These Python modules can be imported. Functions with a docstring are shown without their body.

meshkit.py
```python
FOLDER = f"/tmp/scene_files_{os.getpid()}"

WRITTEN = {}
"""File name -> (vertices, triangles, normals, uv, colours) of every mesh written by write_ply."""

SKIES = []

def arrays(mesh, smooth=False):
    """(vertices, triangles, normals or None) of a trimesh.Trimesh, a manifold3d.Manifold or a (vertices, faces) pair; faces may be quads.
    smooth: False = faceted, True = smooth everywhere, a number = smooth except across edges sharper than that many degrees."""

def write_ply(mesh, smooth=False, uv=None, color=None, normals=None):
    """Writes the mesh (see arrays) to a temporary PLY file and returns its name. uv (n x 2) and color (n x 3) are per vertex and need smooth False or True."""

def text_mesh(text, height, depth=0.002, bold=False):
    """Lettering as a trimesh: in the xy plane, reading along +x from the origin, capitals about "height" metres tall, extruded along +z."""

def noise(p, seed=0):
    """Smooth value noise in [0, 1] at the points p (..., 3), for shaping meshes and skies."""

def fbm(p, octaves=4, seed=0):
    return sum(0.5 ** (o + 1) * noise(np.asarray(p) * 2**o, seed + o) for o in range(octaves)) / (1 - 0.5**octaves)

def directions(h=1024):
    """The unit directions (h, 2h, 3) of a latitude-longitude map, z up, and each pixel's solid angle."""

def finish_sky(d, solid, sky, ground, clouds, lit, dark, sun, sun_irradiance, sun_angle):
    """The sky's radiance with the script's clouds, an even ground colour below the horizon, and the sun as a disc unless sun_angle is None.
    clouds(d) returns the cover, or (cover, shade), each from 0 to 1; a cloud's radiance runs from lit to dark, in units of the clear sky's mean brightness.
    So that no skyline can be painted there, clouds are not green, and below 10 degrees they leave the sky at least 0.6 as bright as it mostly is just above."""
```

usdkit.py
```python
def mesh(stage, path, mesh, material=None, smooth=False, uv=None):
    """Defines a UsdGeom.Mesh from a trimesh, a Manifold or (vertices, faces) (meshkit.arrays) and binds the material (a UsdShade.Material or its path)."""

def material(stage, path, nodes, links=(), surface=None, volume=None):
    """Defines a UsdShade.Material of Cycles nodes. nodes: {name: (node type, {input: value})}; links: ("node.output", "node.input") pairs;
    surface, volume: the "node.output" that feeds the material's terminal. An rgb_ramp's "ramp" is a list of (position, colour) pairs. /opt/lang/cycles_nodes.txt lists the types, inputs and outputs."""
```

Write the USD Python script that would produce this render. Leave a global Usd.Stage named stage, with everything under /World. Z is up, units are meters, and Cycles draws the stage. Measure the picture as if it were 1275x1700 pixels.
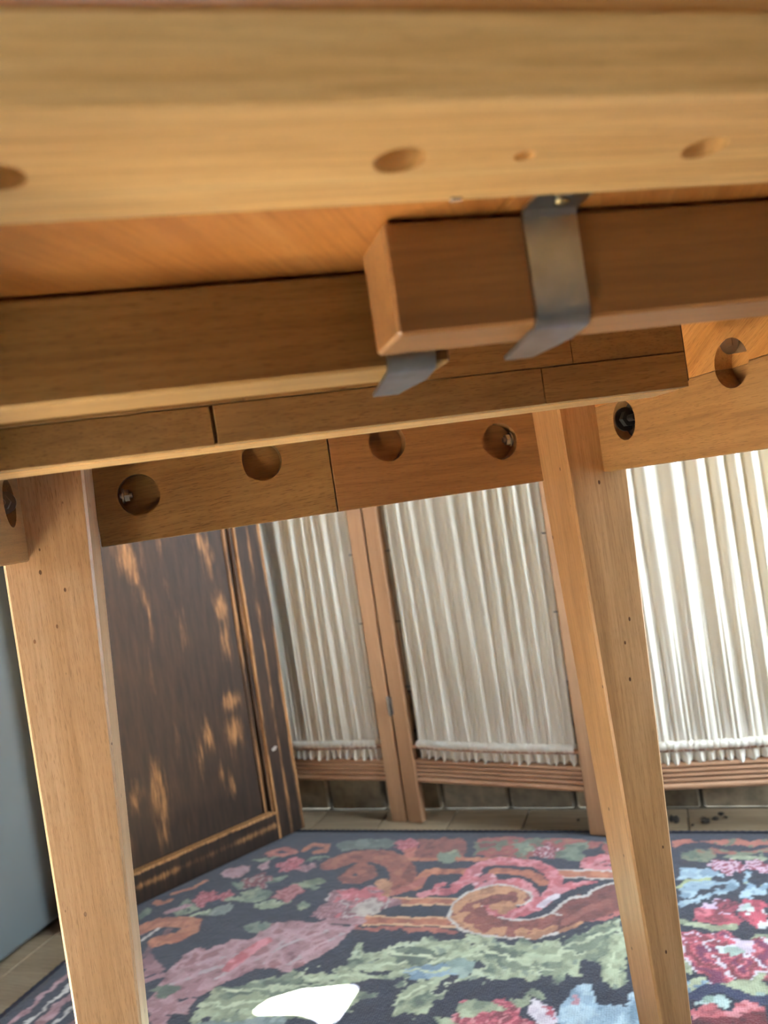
import math, random
import numpy as np, trimesh, usdkit, meshkit
import manifold3d as m3
from pxr import Usd, UsdGeom, UsdLux, UsdShade, Gf, Sdf, Vt

random.seed(7)
rng = np.random.default_rng(7)
stage = Usd.Stage.CreateInMemory()
UsdGeom.SetStageUpAxis(stage, 'Z')
UsdGeom.SetStageMetersPerUnit(stage, 1.0)
UsdGeom.Xform.Define(stage, '/World')
UsdGeom.Scope.Define(stage, '/World/Looks')

# ------------------------------------------------------------------ camera
EYE = 0.635                       # eye height; x runs along the table's far apron, y away from the camera
R = np.array([[0.9614, 0.1465, 0.2331], [-0.2338, -0.0227, 0.9720], [-0.1477, 0.9890, -0.0124]])
for _ in range(3):                # orthonormal rows: the world's axes in camera terms (right, up, forward)
    u_, s_, vt_ = np.linalg.svd(R); R = u_ @ vt_
FPX = 1277.0
cam = UsdGeom.Camera.Define(stage, '/World/camera')
cam.CreateHorizontalApertureAttr(36.0)
cam.CreateVerticalApertureAttr(48.0)
cam.CreateFocalLengthAttr(36.0 * FPX / 1275)
cam.CreateFStopAttr(10.5)
cam.CreateFocusDistanceAttr(0.58)
cam.CreateExposureAttr(0.10)
cam.CreateClippingRangeAttr(Gf.Vec2f(0.02, 200.0))
right, up, back = R[:, 0], R[:, 1], -R[:, 2]
M = np.eye(4); M[0, :3] = right; M[1, :3] = up; M[2, :3] = back; M[3, :3] = [0, 0, EYE]
cam.AddTransformOp().Set(Gf.Matrix4d(M.tolist()))

# ------------------------------------------------------------------ light: pale sky outside the windows, one sun
dome = UsdLux.DomeLight.Define(stage, '/World/sky')
dome.CreateColorAttr(Gf.Vec3f(0.74, 0.87, 1.0))
dome.CreateIntensityAttr(8.5)
SUN = np.array([0.62, 0.12, -0.77]); SUN = SUN / np.linalg.norm(SUN)
sun = UsdLux.DistantLight.Define(stage, '/World/sun')
sun.CreateNormalizeAttr(True)
sun.CreateAngleAttr(0.53)
sun.CreateColorAttr(Gf.Vec3f(1.0, 0.98, 0.92))
sun.CreateIntensityAttr(1050.0)
z_ = -SUN; x_ = np.cross([0, 0, 1.0], z_); x_ /= np.linalg.norm(x_); y_ = np.cross(z_, x_)
S = np.eye(4); S[0, :3] = x_; S[1, :3] = y_; S[2, :3] = z_
sun.AddTransformOp().Set(Gf.Matrix4d(S.tolist()))

# ------------------------------------------------------------------ helpers
def at(px, py, axis, val):
    """The point where the sight line of a pixel of the photograph meets the plane axis = val (used to measure things off the photograph)."""
    d = R @ np.array([px - 637.5, -(py - 850.0), FPX])
    o = np.array([0, 0, EYE])
    return o + (val - o[axis]) / d[axis] * d


def lin(r, g, b):
    c = np.array([r, g, b], float) / 255
    return tuple(np.where(c <= 0.04045, c / 12.92, ((c + 0.055) / 1.055) ** 2.4))


counts = {}
def path_for(parent, name):
    base = parent + '/' + name
    k = counts.get(base, 0); counts[base] = k + 1
    return base if k == 0 else f'{base}_{k:03d}'


def tag(prim, label=None, cat=None, group=None, kind=None):
    for k, v in (('label', label), ('category', cat), ('group', group), ('kind', kind)):
        if v: prim.SetCustomDataByKey(k, v)


def thing(name, label, cat, group=None, kind=None, loc=None):
    p = path_for('/World', name)
    x = UsdGeom.Xform.Define(stage, p)
    if loc is not None: x.AddTranslateOp().Set(Gf.Vec3d(*map(float, loc)))
    tag(x.GetPrim(), label, cat, group, kind)
    return p


def obj(name, mesh, mat, parent='/World', smooth=30, label=None, kind=None, cat=None, uvcol=None):
    p = path_for(parent, name)
    m = usdkit.mesh(stage, p, mesh, mat, smooth=smooth)
    tag(m.GetPrim(), label, cat, None, kind)
    if uvcol is not None:
        pv = UsdGeom.PrimvarsAPI(m).CreatePrimvar(uvcol[0], Sdf.ValueTypeNames.Color3fArray, 'vertex')
        pv.Set(Vt.Vec3fArray.FromNumpy(np.asarray(uvcol[1], np.float32)))
    return p


def cb(x0, x1, y0, y1, z0, z1, c=0.0012):
    """A box with chamfered edges (a Manifold)."""
    pts = []
    for sx in (0, 1):
        for sy in (0, 1):
            for sz in (0, 1):
                X, Y, Z = (x0, x1)[sx], (y0, y1)[sy], (z0, z1)[sz]
                ix, iy, iz = (c, -c)[sx], (c, -c)[sy], (c, -c)[sz]
                pts += [(X, Y + iy, Z + iz), (X + ix, Y, Z + iz), (X + ix, Y + iy, Z)]
    return m3.Manifold.hull_points(np.array(pts))


def cyl(p0, p1, r0, r1=None, n=64):
    p0, p1 = np.asarray(p0, float), np.asarray(p1, float)
    r1 = r0 if r1 is None else r1
    d = p1 - p0; L = np.linalg.norm(d); d /= L
    a = np.cross(d, [0, 0, 1.0] if abs(d[2]) < .9 else [1.0, 0, 0]); a /= np.linalg.norm(a); b = np.cross(d, a)
    t = np.linspace(0, 2 * np.pi, n, endpoint=False)
    ring = np.cos(t)[:, None] * a + np.sin(t)[:, None] * b
    return m3.Manifold.hull_points(np.vstack([p0 + r0 * ring, p1 + r1 * ring]))


def tm(m):
    if isinstance(m, trimesh.Trimesh): return m
    v, f, _ = meshkit.arrays(m, False)
    return trimesh.Trimesh(v, f, process=False)


def cat_(ms): return trimesh.util.concatenate([tm(m) for m in ms])


def xf(m, u, d, o):
    """Local (along u, out along d, up) to the world."""
    T = np.eye(4); T[:3, 0] = u; T[:3, 1] = d; T[:3, 2] = [0, 0, 1]; T[:3, 3] = o
    t = tm(m).copy(); v = t.vertices @ T[:3, :3].T + T[:3, 3]; f = t.faces
    if np.linalg.det(T[:3, :3]) < 0: f = f[:, ::-1]
    return trimesh.Trimesh(v, f, process=False)


def tube(pts, r, n=8):
    pts = np.asarray(pts, float); v, f = [], []
    for i, p in enumerate(pts):
        d = pts[min(i + 1, len(pts) - 1)] - pts[max(i - 1, 0)]; d /= np.linalg.norm(d)
        a = np.cross(d, [0.123, 0.2, 0.97]); a /= np.linalg.norm(a); b = np.cross(d, a)
        t = np.linspace(0, 2 * np.pi, n, endpoint=False)
        v.append(p + r * (np.cos(t)[:, None] * a + np.sin(t)[:, None] * b))
    for i in range(len(pts) - 1):
        for k in range(n):
            k2 = (k + 1) % n
            f += [(i * n + k, i * n + k2, (i + 1) * n + k2), (i * n + k, (i + 1) * n + k2, (i + 1) * n + k)]
    return trimesh.Trimesh(np.vstack(v), np.array(f), process=False)


# ------------------------------------------------------------------ materials
LOOK = '/World/Looks/'
def oak(name, rot, cd, cm, cl, rough=0.42, pore=0.55, scale=1.0, specks=False, shift=(0, 0, 0), coarse=1.0, bump=0.25, spec=0.45, fibre=.8):
    """Oiled oak. rot turns the world so that the grain runs along the first texture axis."""
    nodes = {
        'g': ('geometry', {}),
        'r': ('mapping', {'rotation': rot, 'location': shift}),
        'm1': ('mapping', {'scale': (2.2 * scale, 26 * scale * coarse, 26 * scale * coarse)}),
        'm2': ('mapping', {'scale': (16 * scale, 420 * scale, 420 * scale)}),
        'm3': ('mapping', {'scale': (120 * scale, 1700 * scale, 1700 * scale)}),
        'n1': ('noise_texture', {'scale': 1.0, 'detail': 5.0, 'roughness': .6, 'distortion': 1.2}),
        'n2': ('noise_texture', {'scale': 1.0, 'detail': 3.0, 'roughness': .55}),
        'n3': ('noise_texture', {'scale': 1.0, 'detail': 1.0}),
        'c1': ('rgb_ramp', {'ramp': [(0.28, cd), (0.5, cm), (0.72, cl)]}),
        'c2': ('rgb_ramp', {'ramp': [(0.3, (.74, .70, .64)), (0.55, (1, 1, 1)), (0.8, (1.06, 1.05, 1.03))]}),
        'c3': ('rgb_ramp', {'ramp': [(0.30, (.52, .45, .38)), (0.42, (1, 1, 1))]}),
        'x1': ('mix', {'mix_type': 'multiply', 'fac': fibre}),
        'x2': ('mix', {'mix_type': 'multiply', 'fac': pore}),
        'b': ('bump', {'strength': bump, 'distance': 0.0006}),
        'p': ('principled_bsdf', {'roughness': rough, 'specular_ior_level': spec}),
    }
    links = [('g.position', 'r.vector'), ('r.vector', 'm1.vector'), ('r.vector', 'm2.vector'), ('r.vector', 'm3.vector'),
             ('m1.vector', 'n1.vector'), ('m2.vector', 'n2.vector'), ('m3.vector', 'n3.vector'),
             ('n1.fac', 'c1.fac'), ('n2.fac', 'c2.fac'), ('n3.fac', 'c3.fac'),
             ('c1.color', 'x1.color1'), ('c2.color', 'x1.color2'), ('x1.color', 'x2.color1'), ('c3.color', 'x2.color2'),
             ('n2.fac', 'b.height'), ('b.normal', 'p.normal')]
    out = 'x2.color'
    if specks:      # worm holes and nail pricks
        nodes |= {'v': ('voronoi_texture', {'scale': 58.0}), 'vr': ('rgb_ramp', {'ramp': [(0.0, (.16, .10, .06)), (0.055, (.2, .13, .08)), (0.075, (1, 1, 1))]}),
                  'x3': ('mix', {'mix_type': 'multiply', 'fac': 1.0}), 'ms': ('mapping', {'scale': (.55, 1, 1)})}
        links += [('r.vector', 'ms.vector'), ('ms.vector', 'v.vector'), ('v.distance', 'vr.fac'), (out, 'x3.color1'), ('vr.color', 'x3.color2')]
        out = 'x3.color'
    links.append((out, 'p.base_color'))
    return usdkit.material(stage, LOOK + name, nodes, links, surface='p.BSDF')


AX = (0, 0, 0)                    # grain along x
AY = (0, 0, -math.pi / 2)         # grain along y
AZ = (0, math.pi / 2, 0)          # grain along z
W_EDGE = oak('oak_edge', AX, lin(214, 172, 116), lin(236, 200, 142), lin(247, 221, 170), rough=.38, pore=.25, coarse=1.6)
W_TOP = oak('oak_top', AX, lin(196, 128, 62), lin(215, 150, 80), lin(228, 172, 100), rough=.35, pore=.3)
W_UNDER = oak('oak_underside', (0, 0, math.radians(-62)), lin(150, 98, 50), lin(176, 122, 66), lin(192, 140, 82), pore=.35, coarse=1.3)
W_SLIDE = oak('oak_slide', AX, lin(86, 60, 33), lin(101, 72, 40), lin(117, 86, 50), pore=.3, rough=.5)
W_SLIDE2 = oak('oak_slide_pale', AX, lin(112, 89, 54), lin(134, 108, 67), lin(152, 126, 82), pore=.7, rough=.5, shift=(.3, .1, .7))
W_ENDGRAIN = oak('oak_endgrain', (0.6, 0, math.radians(50)), lin(186, 134, 76), lin(204, 156, 96), lin(216, 172, 112), pore=.2, coarse=2.5)
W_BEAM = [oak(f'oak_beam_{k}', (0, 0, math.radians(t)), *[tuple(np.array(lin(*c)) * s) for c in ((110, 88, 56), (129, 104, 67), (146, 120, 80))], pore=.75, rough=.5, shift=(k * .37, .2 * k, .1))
          for k, (t, s) in {'a': (3, 1.0), 'b': (-4, .9), 'c': (1, 1.1), 'd': (9, .95)}.items() for k, t, s in [('abcd'.index(k), t, s)]]
W_GAP_SHADE = oak('gap_shade_brown', AX, lin(40, 26, 16), lin(52, 34, 20), lin(62, 42, 26), rough=.6)  # dark brown that stands in for shade at the beam end
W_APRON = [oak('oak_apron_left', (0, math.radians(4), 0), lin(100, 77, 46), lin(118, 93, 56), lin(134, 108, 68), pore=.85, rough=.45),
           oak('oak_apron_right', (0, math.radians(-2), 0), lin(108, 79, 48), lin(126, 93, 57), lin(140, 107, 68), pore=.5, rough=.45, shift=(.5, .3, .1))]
W_ENDAPRON_LOW = oak('oak_end_apron', AY, lin(116, 88, 54), lin(136, 104, 65), lin(152, 120, 78), pore=.6, rough=.42)
W_ENDAPRON_UP = oak('oak_end_apron_upper', (math.radians(28), 0, -math.pi / 2), lin(160, 110, 58), lin(182, 132, 74), lin(198, 150, 92), pore=.75, rough=.42)
W_LEG = oak('oak_leg', AZ, lin(176, 144, 108), lin(194, 162, 126), lin(208, 178, 144), pore=.6, specks=True, rough=.40)
W_LEG2 = oak('oak_leg_brown', AZ, lin(156, 118, 78), lin(176, 136, 92), lin(192, 152, 108), pore=.35, specks=True, rough=.34, shift=(.2, .4, .7))
W_SCREEN = oak('pine_screen', AZ, lin(140, 104, 74), lin(154, 116, 84), lin(168, 130, 96), pore=.15, rough=.5, fibre=.4)
W_RAIL = oak('pine_rail', (0, 0, math.radians(33)), lin(138, 100, 74), lin(160, 120, 90), lin(174, 136, 106), pore=.25, rough=.5)
W_ROD = oak('rod_wood', (0, 0, math.radians(33)), lin(150, 104, 76), lin(168, 122, 92), lin(184, 140, 110), pore=.2, rough=.5)
W_PLANK = [oak(f'floor_plank_{k}', (0, 0, math.radians(33)), *[tuple(np.array(lin(*c)) * s) for c in ((122, 106, 84), (140, 122, 98), (156, 138, 114))], pore=.4, rough=.5, shift=(k * .7, 0, 0)) for k, s in enumerate((1.0, .9, 1.1))]


def simple(name, color, rough=.5, metal=0.0, noise=None, **kw):
    nodes = {'p': ('principled_bsdf', {'base_color': color, 'roughness': rough, 'metallic': metal, **kw})}
    links = []
    if noise:
        sc, amt, bump = noise
        nodes |= {'g': ('geometry', {}), 'n': ('noise_texture', {'scale': sc, 'detail': 4.0}),
                  'r': ('rgb_ramp', {'ramp': [(.3, tuple(np.array(color) * (1 - amt))), (.7, tuple(np.minimum(1, np.array(color) * (1 + amt))))]}),
                  'b': ('bump', {'strength': bump, 'distance': .001})}
        links += [('g.position', 'n.vector'), ('n.fac', 'r.fac'), ('r.color', 'p.base_color'), ('n.fac', 'b.height'), ('b.normal', 'p.normal')]
    return usdkit.material(stage, LOOK + name, nodes, links, surface='p.BSDF')


STEEL = simple('galvanised_steel', (.46, .49, .52), .36, 1.0, noise=(60, .18, .05))
BOLT = simple('bolt_steel', (.42, .42, .42), .28, 1.0)
BLACK_STEEL = simple('blackened_steel', (.05, .05, .055), .35, 1.0)
BRASS = simple('screw_brass', (.80, .66, .38), .25, 1.0)
PLASTER = simple('plaster', lin(206, 197, 180), .9, noise=(9, .08, .3))
DARKWALL = simple('dark_wall_paint', lin(74, 70, 66), .9, noise=(9, .08, .3))
CEIL = simple('ceiling_paint', lin(96, 90, 82), .9)
BRICKS = [simple(f'brick_{k}', lin(*c), .9, noise=(45, .3, .6)) for k, c in enumerate(((128, 116, 96), (116, 106, 88), (140, 126, 104)))]
MORTAR = simple('mortar', lin(70, 64, 54), .95, noise=(80, .3, .5))
GREY = simple('grey_lacquer', lin(84, 90, 90), .42, noise=(2.5, .12, .0))
WHITE = simple('window_white', lin(232, 230, 224), .5)
ADDED_BLIND = simple('added_blind_cloth', lin(200, 194, 180), .9)
DEBRIS = simple('dust_grit', lin(52, 46, 40), .95)
CHIP = simple('pale_chip', lin(146, 138, 130), .8)

GLASS = usdkit.material(stage, LOOK + 'window_glass', {
    't': ('transparent_bsdf', {'color': (.97, .98, .98)}), 'gl': ('glossy_bsdf', {'roughness': .01, 'color': (1, 1, 1)}),
    'lw': ('layer_weight', {'blend': .5}), 'pw': ('math', {'math_type': 'power', 'value2': 4.0}),
    'f': ('math', {'math_type': 'multiply_add', 'value2': .7, 'value3': .04}), 'm': ('mix_closure', {})},
    [('lw.facing', 'pw.value1'), ('pw.value', 'f.value1'), ('f.value', 'm.fac'), ('t.BSDF', 'm.closure1'), ('gl.BSDF', 'm.closure2')], surface='m.closure')

COTTON = usdkit.material(stage, LOOK + 'cream_cotton', {
    'g': ('geometry', {}), 'mp': ('mapping', {'scale': (900, 900, 260)}), 'n': ('noise_texture', {'scale': 1.0, 'detail': 2.0}),
    'n2': ('noise_texture', {'scale': 5.0, 'detail': 3.0}),
    'r': ('rgb_ramp', {'ramp': [(.3, lin(230, 221, 204)), (.7, lin(244, 238, 225))]}),
    'b': ('bump', {'strength': .2, 'distance': .0006}),
    'p': ('principled_bsdf', {'roughness': .9, 'specular_ior_level': .15, 'sheen_weight': .15}),
    't': ('translucent_bsdf', {'color': lin(244, 230, 204)}), 'm': ('mix_closure', {'fac': .38})},
    [('g.position', 'mp.vector'), ('mp.vector', 'n.vector'), ('g.position', 'n2.vector'), ('n2.fac', 'r.fac'), ('r.color', 'p.base_color'),
     ('n.fac', 'b.height'), ('b.normal', 'p.normal'), ('p.BSDF', 'm.closure1'), ('t.BSDF', 'm.closure2')], surface='m.closure')

RUG = usdkit.material(stage, LOOK + 'needlepoint_wool', {
    'a': ('attribute', {'attribute': 'wool'}), 'g': ('geometry', {}),
    'r': ('mapping', {'rotation': (0, 0, math.radians(33)), 'scale': (1, 1, 0)}),
    'v': ('voronoi_texture', {'scale': 330.0, 'randomness': .35}), 'n': ('noise_texture', {'scale': 60.0, 'detail': 3.0}),
    'c': ('rgb_ramp', {'ramp': [(.25, (.78, .78, .78)), (.75, (1.15, 1.15, 1.15))]}),
    'x': ('mix', {'mix_type': 'multiply', 'fac': 1.0}), 'b': ('bump', {'strength': .55, 'distance': .0015, 'invert': True}),
    'p': ('principled_bsdf', {'roughness': .85, 'specular_ior_level': .25, 'sheen_weight': .25, 'sheen_roughness': .5})},
    [('g.position', 'r.vector'), ('r.vector', 'v.vector'), ('g.position', 'n.vector'), ('n.fac', 'c.fac'), ('a.color', 'x.color1'), ('c.color', 'x.color2'),
     ('x.color', 'p.base_color'), ('v.distance', 'b.height'), ('b.normal', 'p.normal')], surface='p.BSDF')
RUG_EDGE = simple('rug_binding', lin(26, 26, 36), .95, noise=(400, .4, .5))

WORN = usdkit.material(stage, LOOK + 'worn_dark_paint', {
    'a': ('attribute', {'attribute': 'wear'}), 'g': ('geometry', {}),
    'mp': ('mapping', {'scale': (130, 130, 14)}), 'n': ('noise_texture', {'scale': 1.0, 'detail': 6.0, 'roughness': .65}),
    'mp2': ('mapping', {'scale': (320, 320, 30)}), 'n2': ('noise_texture', {'scale': 1.0, 'detail': 3.0}),
    's': ('separate_color', {}),
    'ad': ('math', {'math_type': 'multiply_add', 'value2': 1.15, 'value3': -.56}), 'sum': ('math', {'math_type': 'add'}),
    'f': ('rgb_ramp', {'ramp': [(.26, (0, 0, 0)), (.40, (.10, .10, .10)), (.80, (1, 1, 1))]}),
    'wood': ('rgb_ramp', {'ramp': [(.3, lin(104, 70, 40)), (.7, lin(164, 120, 76))]}),
    'paint': ('rgb_ramp', {'ramp': [(.35, lin(30, 21, 16)), (.7, lin(46, 32, 23))]}),
    'x': ('mix', {}), 'b': ('bump', {'strength': .35, 'distance': .001}), 'p': ('principled_bsdf', {'roughness': .55, 'specular_ior_level': .22})},
    [('g.position', 'mp.vector'), ('mp.vector', 'n.vector'), ('g.position', 'mp2.vector'), ('mp2.vector', 'n2.vector'), ('a.color', 's.color'),
     ('n.fac', 'ad.value1'), ('ad.value', 'sum.value1'), ('s.r', 'sum.value2'), ('sum.value', 'f.fac'), ('n2.fac', 'wood.fac'), ('n.fac', 'paint.fac'),
     ('f.color', 'x.fac'), ('paint.color', 'x.color1'), ('wood.color', 'x.color2'), ('x.color', 'p.base_color'), ('n2.fac', 'b.height'), ('b.normal', 'p.normal')],
    surface='p.BSDF')

# ------------------------------------------------------------------ the room, turned 33 degrees to the table: w along the far wall, s towards it
EW = np.array([.8387, -.5446, 0.0]); NW = np.array([.5446, .8387, 0.0])
def room(m): return xf(m, EW, NW, np.zeros(3))
W0, W1, S0, S1, ZC = -1.62, .64, -2.4, 1.475, 2.45

def set_part(name, m, mat, parent='/World', **k): return obj(name, room(m), mat, parent, **k)

floor = thing('floor', None, None, kind='structure')
obj('subfloor', room(cb(W0, W1, S0, S1, -.06, -.016)), MORTAR, floor)
pw = .145; k = 0; w = W0
while w < W1 - .01:
    e = min(w + pw, W1); s = S0; first = True
    while s < S1 - .01:
        L = rng.uniform(.7, 1.25) if first else 1.3
        t = min(s + L, S1)
        if S1 - t < .35: t = S1
        obj('plank', room(cb(w + .0012, e - .0012, s + .001, t - .001, -.018, -rng.uniform(0, .0012), .0012)), W_PLANK[k % 3], floor)
        s = t; first = False; k += 1
    w = e; k += 1

wall = thing('wall_far', None, None, kind='structure')
obj('plaster', room(cb(W0 - .1, W1 + .1, S1 + .012, S1 + .12, .245, ZC)), PLASTER, wall)
obj('mortar_bed', room(cb(W0 - .1, W1 + .1, S1 + .006, S1 + .12, -.02, .245)), MORTAR, wall)
for c in range(3):
    w = W0 - .03 - .06 * (c % 2)
    while w < W1:
        bw = rng.uniform(.112, .140); j = rng.uniform(-.002, .003)
        b = cb(max(w, W0) + .003, min(w + bw, W1) - .003, S1 - .004 + j, S1 + .05, c * .082 + .002, c * .082 + .078, .004)
        if min(w + bw, W1) - max(w, W0) > .03: obj('brick', room(b), BRICKS[rng.integers(3)], wall)
        w += bw

# left wall: unseen windows sized to aim the sun, one with an added blind
def wall_holes(box, holes):
    for h in holes: box = box - h
    return box
def to_left_wall(p):                       # follow the sunlight back from a floor point to the left wall: (s, z)
    p = np.asarray(p, float); q = p @ EW, p @ NW
    t = (q[0] - W0) / (SUN @ EW)
    return q[1] - t * (SUN @ NW), p[2] - t * SUN[2]
WA = (-1.66, -1.30, 1.74, 2.36)
WE = (-1.16, -.32, .74, 1.70)  # opening added to throw a second sun patch for bounce light
tri = [to_left_wall(at(*p, 2, .006)) for p in ((433, 1676), (455, 1662), (500, 1649), (587, 1642), (553, 1695), (530, 1681), (512, 1675))]
ts, tz = [a for a, _ in tri], [b for _, b in tri]
WB = (min(ts) - .20, max(ts) + .35, min(tz) - .07, max(tz) + .36)
lw = wall_holes(cb(W0 - .14, W0, S0 - .1, S1 + .12, -.02, ZC), [m3.Manifold.cube([.4, a[1] - a[0], a[3] - a[2]]).translate([W0 - .3, a[0], a[2]]) for a in (WA, WB, WE)])
set_part('wall_left', lw, DARKWALL, kind='structure')
def window(a, n, side='left', w=W0):
    t = thing(f'window_{n}', None, None, kind='structure')
    f = .045; o = (w - .10, w - .05) if side == 'left' else (w + .05, w + .10)
    fr = cb(*o, a[0], a[1], a[2], a[3], .003) - m3.Manifold.cube([.4, a[1] - a[0] - 2 * f, a[3] - a[2] - 2 * f]).translate([o[0] - .1, a[0] + f, a[2] + f])
    obj('window_frame', room(fr), WHITE, t)
    mid = (o[0] + o[1]) / 2
    obj('window_pane', room(cb(mid - .002, mid + .002, a[0] + f - .004, a[1] - f + .004, a[2] + f - .004, a[3] - f + .004, .0005)), GLASS, t)
    return t
window(WA, 1)
window(WE, 4)
wb = window(WB, 2)
bl = cb(W0 - .006, W0 - .002, WB[0] + .002, WB[1] - .002, WB[2] + .002, WB[3] - .002, .0005)  # added unseen blind, gap cut so the sun draws the rug's bright patch
gap = m3.CrossSection([np.array(tri)[::-1].tolist()])
gap2 = m3.CrossSection([np.array(tri).tolist()])
gap = gap if gap.area() > 0 else gap2
g3 = gap.extrude(.2)                          # (s, z, w) -> (w, s, z)
g3 = g3.transform(np.array([[0, 0, 1, W0 - .1], [1, 0, 0, 0], [0, 1, 0, 0]], float))
obj('added_sun_blind', room(bl - g3), ADDED_BLIND, wb)

# right wall with a wide window, back wall with a glazed opening, ceiling
WC = (.85, 1.43, .25, 2.36)
WF = (-1.5, -.6, 1.70, 2.32)  # high unseen window, added to light the table's front edge
rw = cb(W1, W1 + .14, S0 - .1, S1 + .12, -.02, ZC) - m3.Manifold.cube([.4, WC[1] - WC[0], WC[3] - WC[2]]).translate([W1 - .1, WC[0], WC[2]]) - m3.Manifold.cube([.4, WF[1] - WF[0], WF[3] - WF[2]]).translate([W1 - .1, WF[0], WF[2]])
set_part('wall_right', rw, DARKWALL, kind='structure')
window(WC, 3, 'right', W1)
window(WF, 5, 'right', W1)
set_part('wall_back', cb(W0 - .14, W1 + .14, S0 - .14, S0, -.02, ZC), DARKWALL, kind='structure')
set_part('ceiling', cb(W0 - .14, W1 + .14, S0 - .14, S1 + .12, ZC, ZC + .1), CEIL, kind='structure')

# ------------------------------------------------------------------ the table
T = thing('dining_table', 'light oak extending dining table seen from below, on two tapered legs', 'table')
ZU = .736                                   # underside
# near edge board with its blind holes
prof = [(.1800, .731), (.1785, .7318), (.1660, .7444), (.242, .7444), (.242, .7322), (.2408, .731)]          # (y, z): the front is cut back underneath
cs = m3.CrossSection([prof]); cs = cs if cs.area() > 0 else m3.CrossSection([prof[::-1]])
eb = cs.extrude(.62).transform(np.array([[0, 0, 1, -.19], [1, 0, 0, 0], [0, 1, 0, 0]], float))
bores = []
for hx, r in ((-.037, .0072), (.070, .0078), (.171, .0072), (.290, .0072), (-.140, .0072)):
    bore = cyl((hx, .2105, .725), (hx + .003, .2115, .760), r); eb = eb - bore; bores.append(bore)
eb = eb - cyl((.1095, .211, .725), (.1095, .211, .7335), .0032)
obj('edge_board', eb, W_EDGE, T, smooth=35, label='pale near edge board with round blind holes')
top = cb(-.19, .43, .166, .79, .7446, .776, .0012)
for bore in bores: top = top - bore
obj('tabletop', top, W_TOP, T)
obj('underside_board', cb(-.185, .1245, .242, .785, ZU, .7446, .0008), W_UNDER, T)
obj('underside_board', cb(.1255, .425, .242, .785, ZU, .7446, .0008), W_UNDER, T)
# slide bars: square battens running along x
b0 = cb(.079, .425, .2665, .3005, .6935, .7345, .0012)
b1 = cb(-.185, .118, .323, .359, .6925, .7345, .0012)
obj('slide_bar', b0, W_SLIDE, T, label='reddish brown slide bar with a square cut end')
obj('slide_bar', b1, W_SLIDE2, T)

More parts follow.
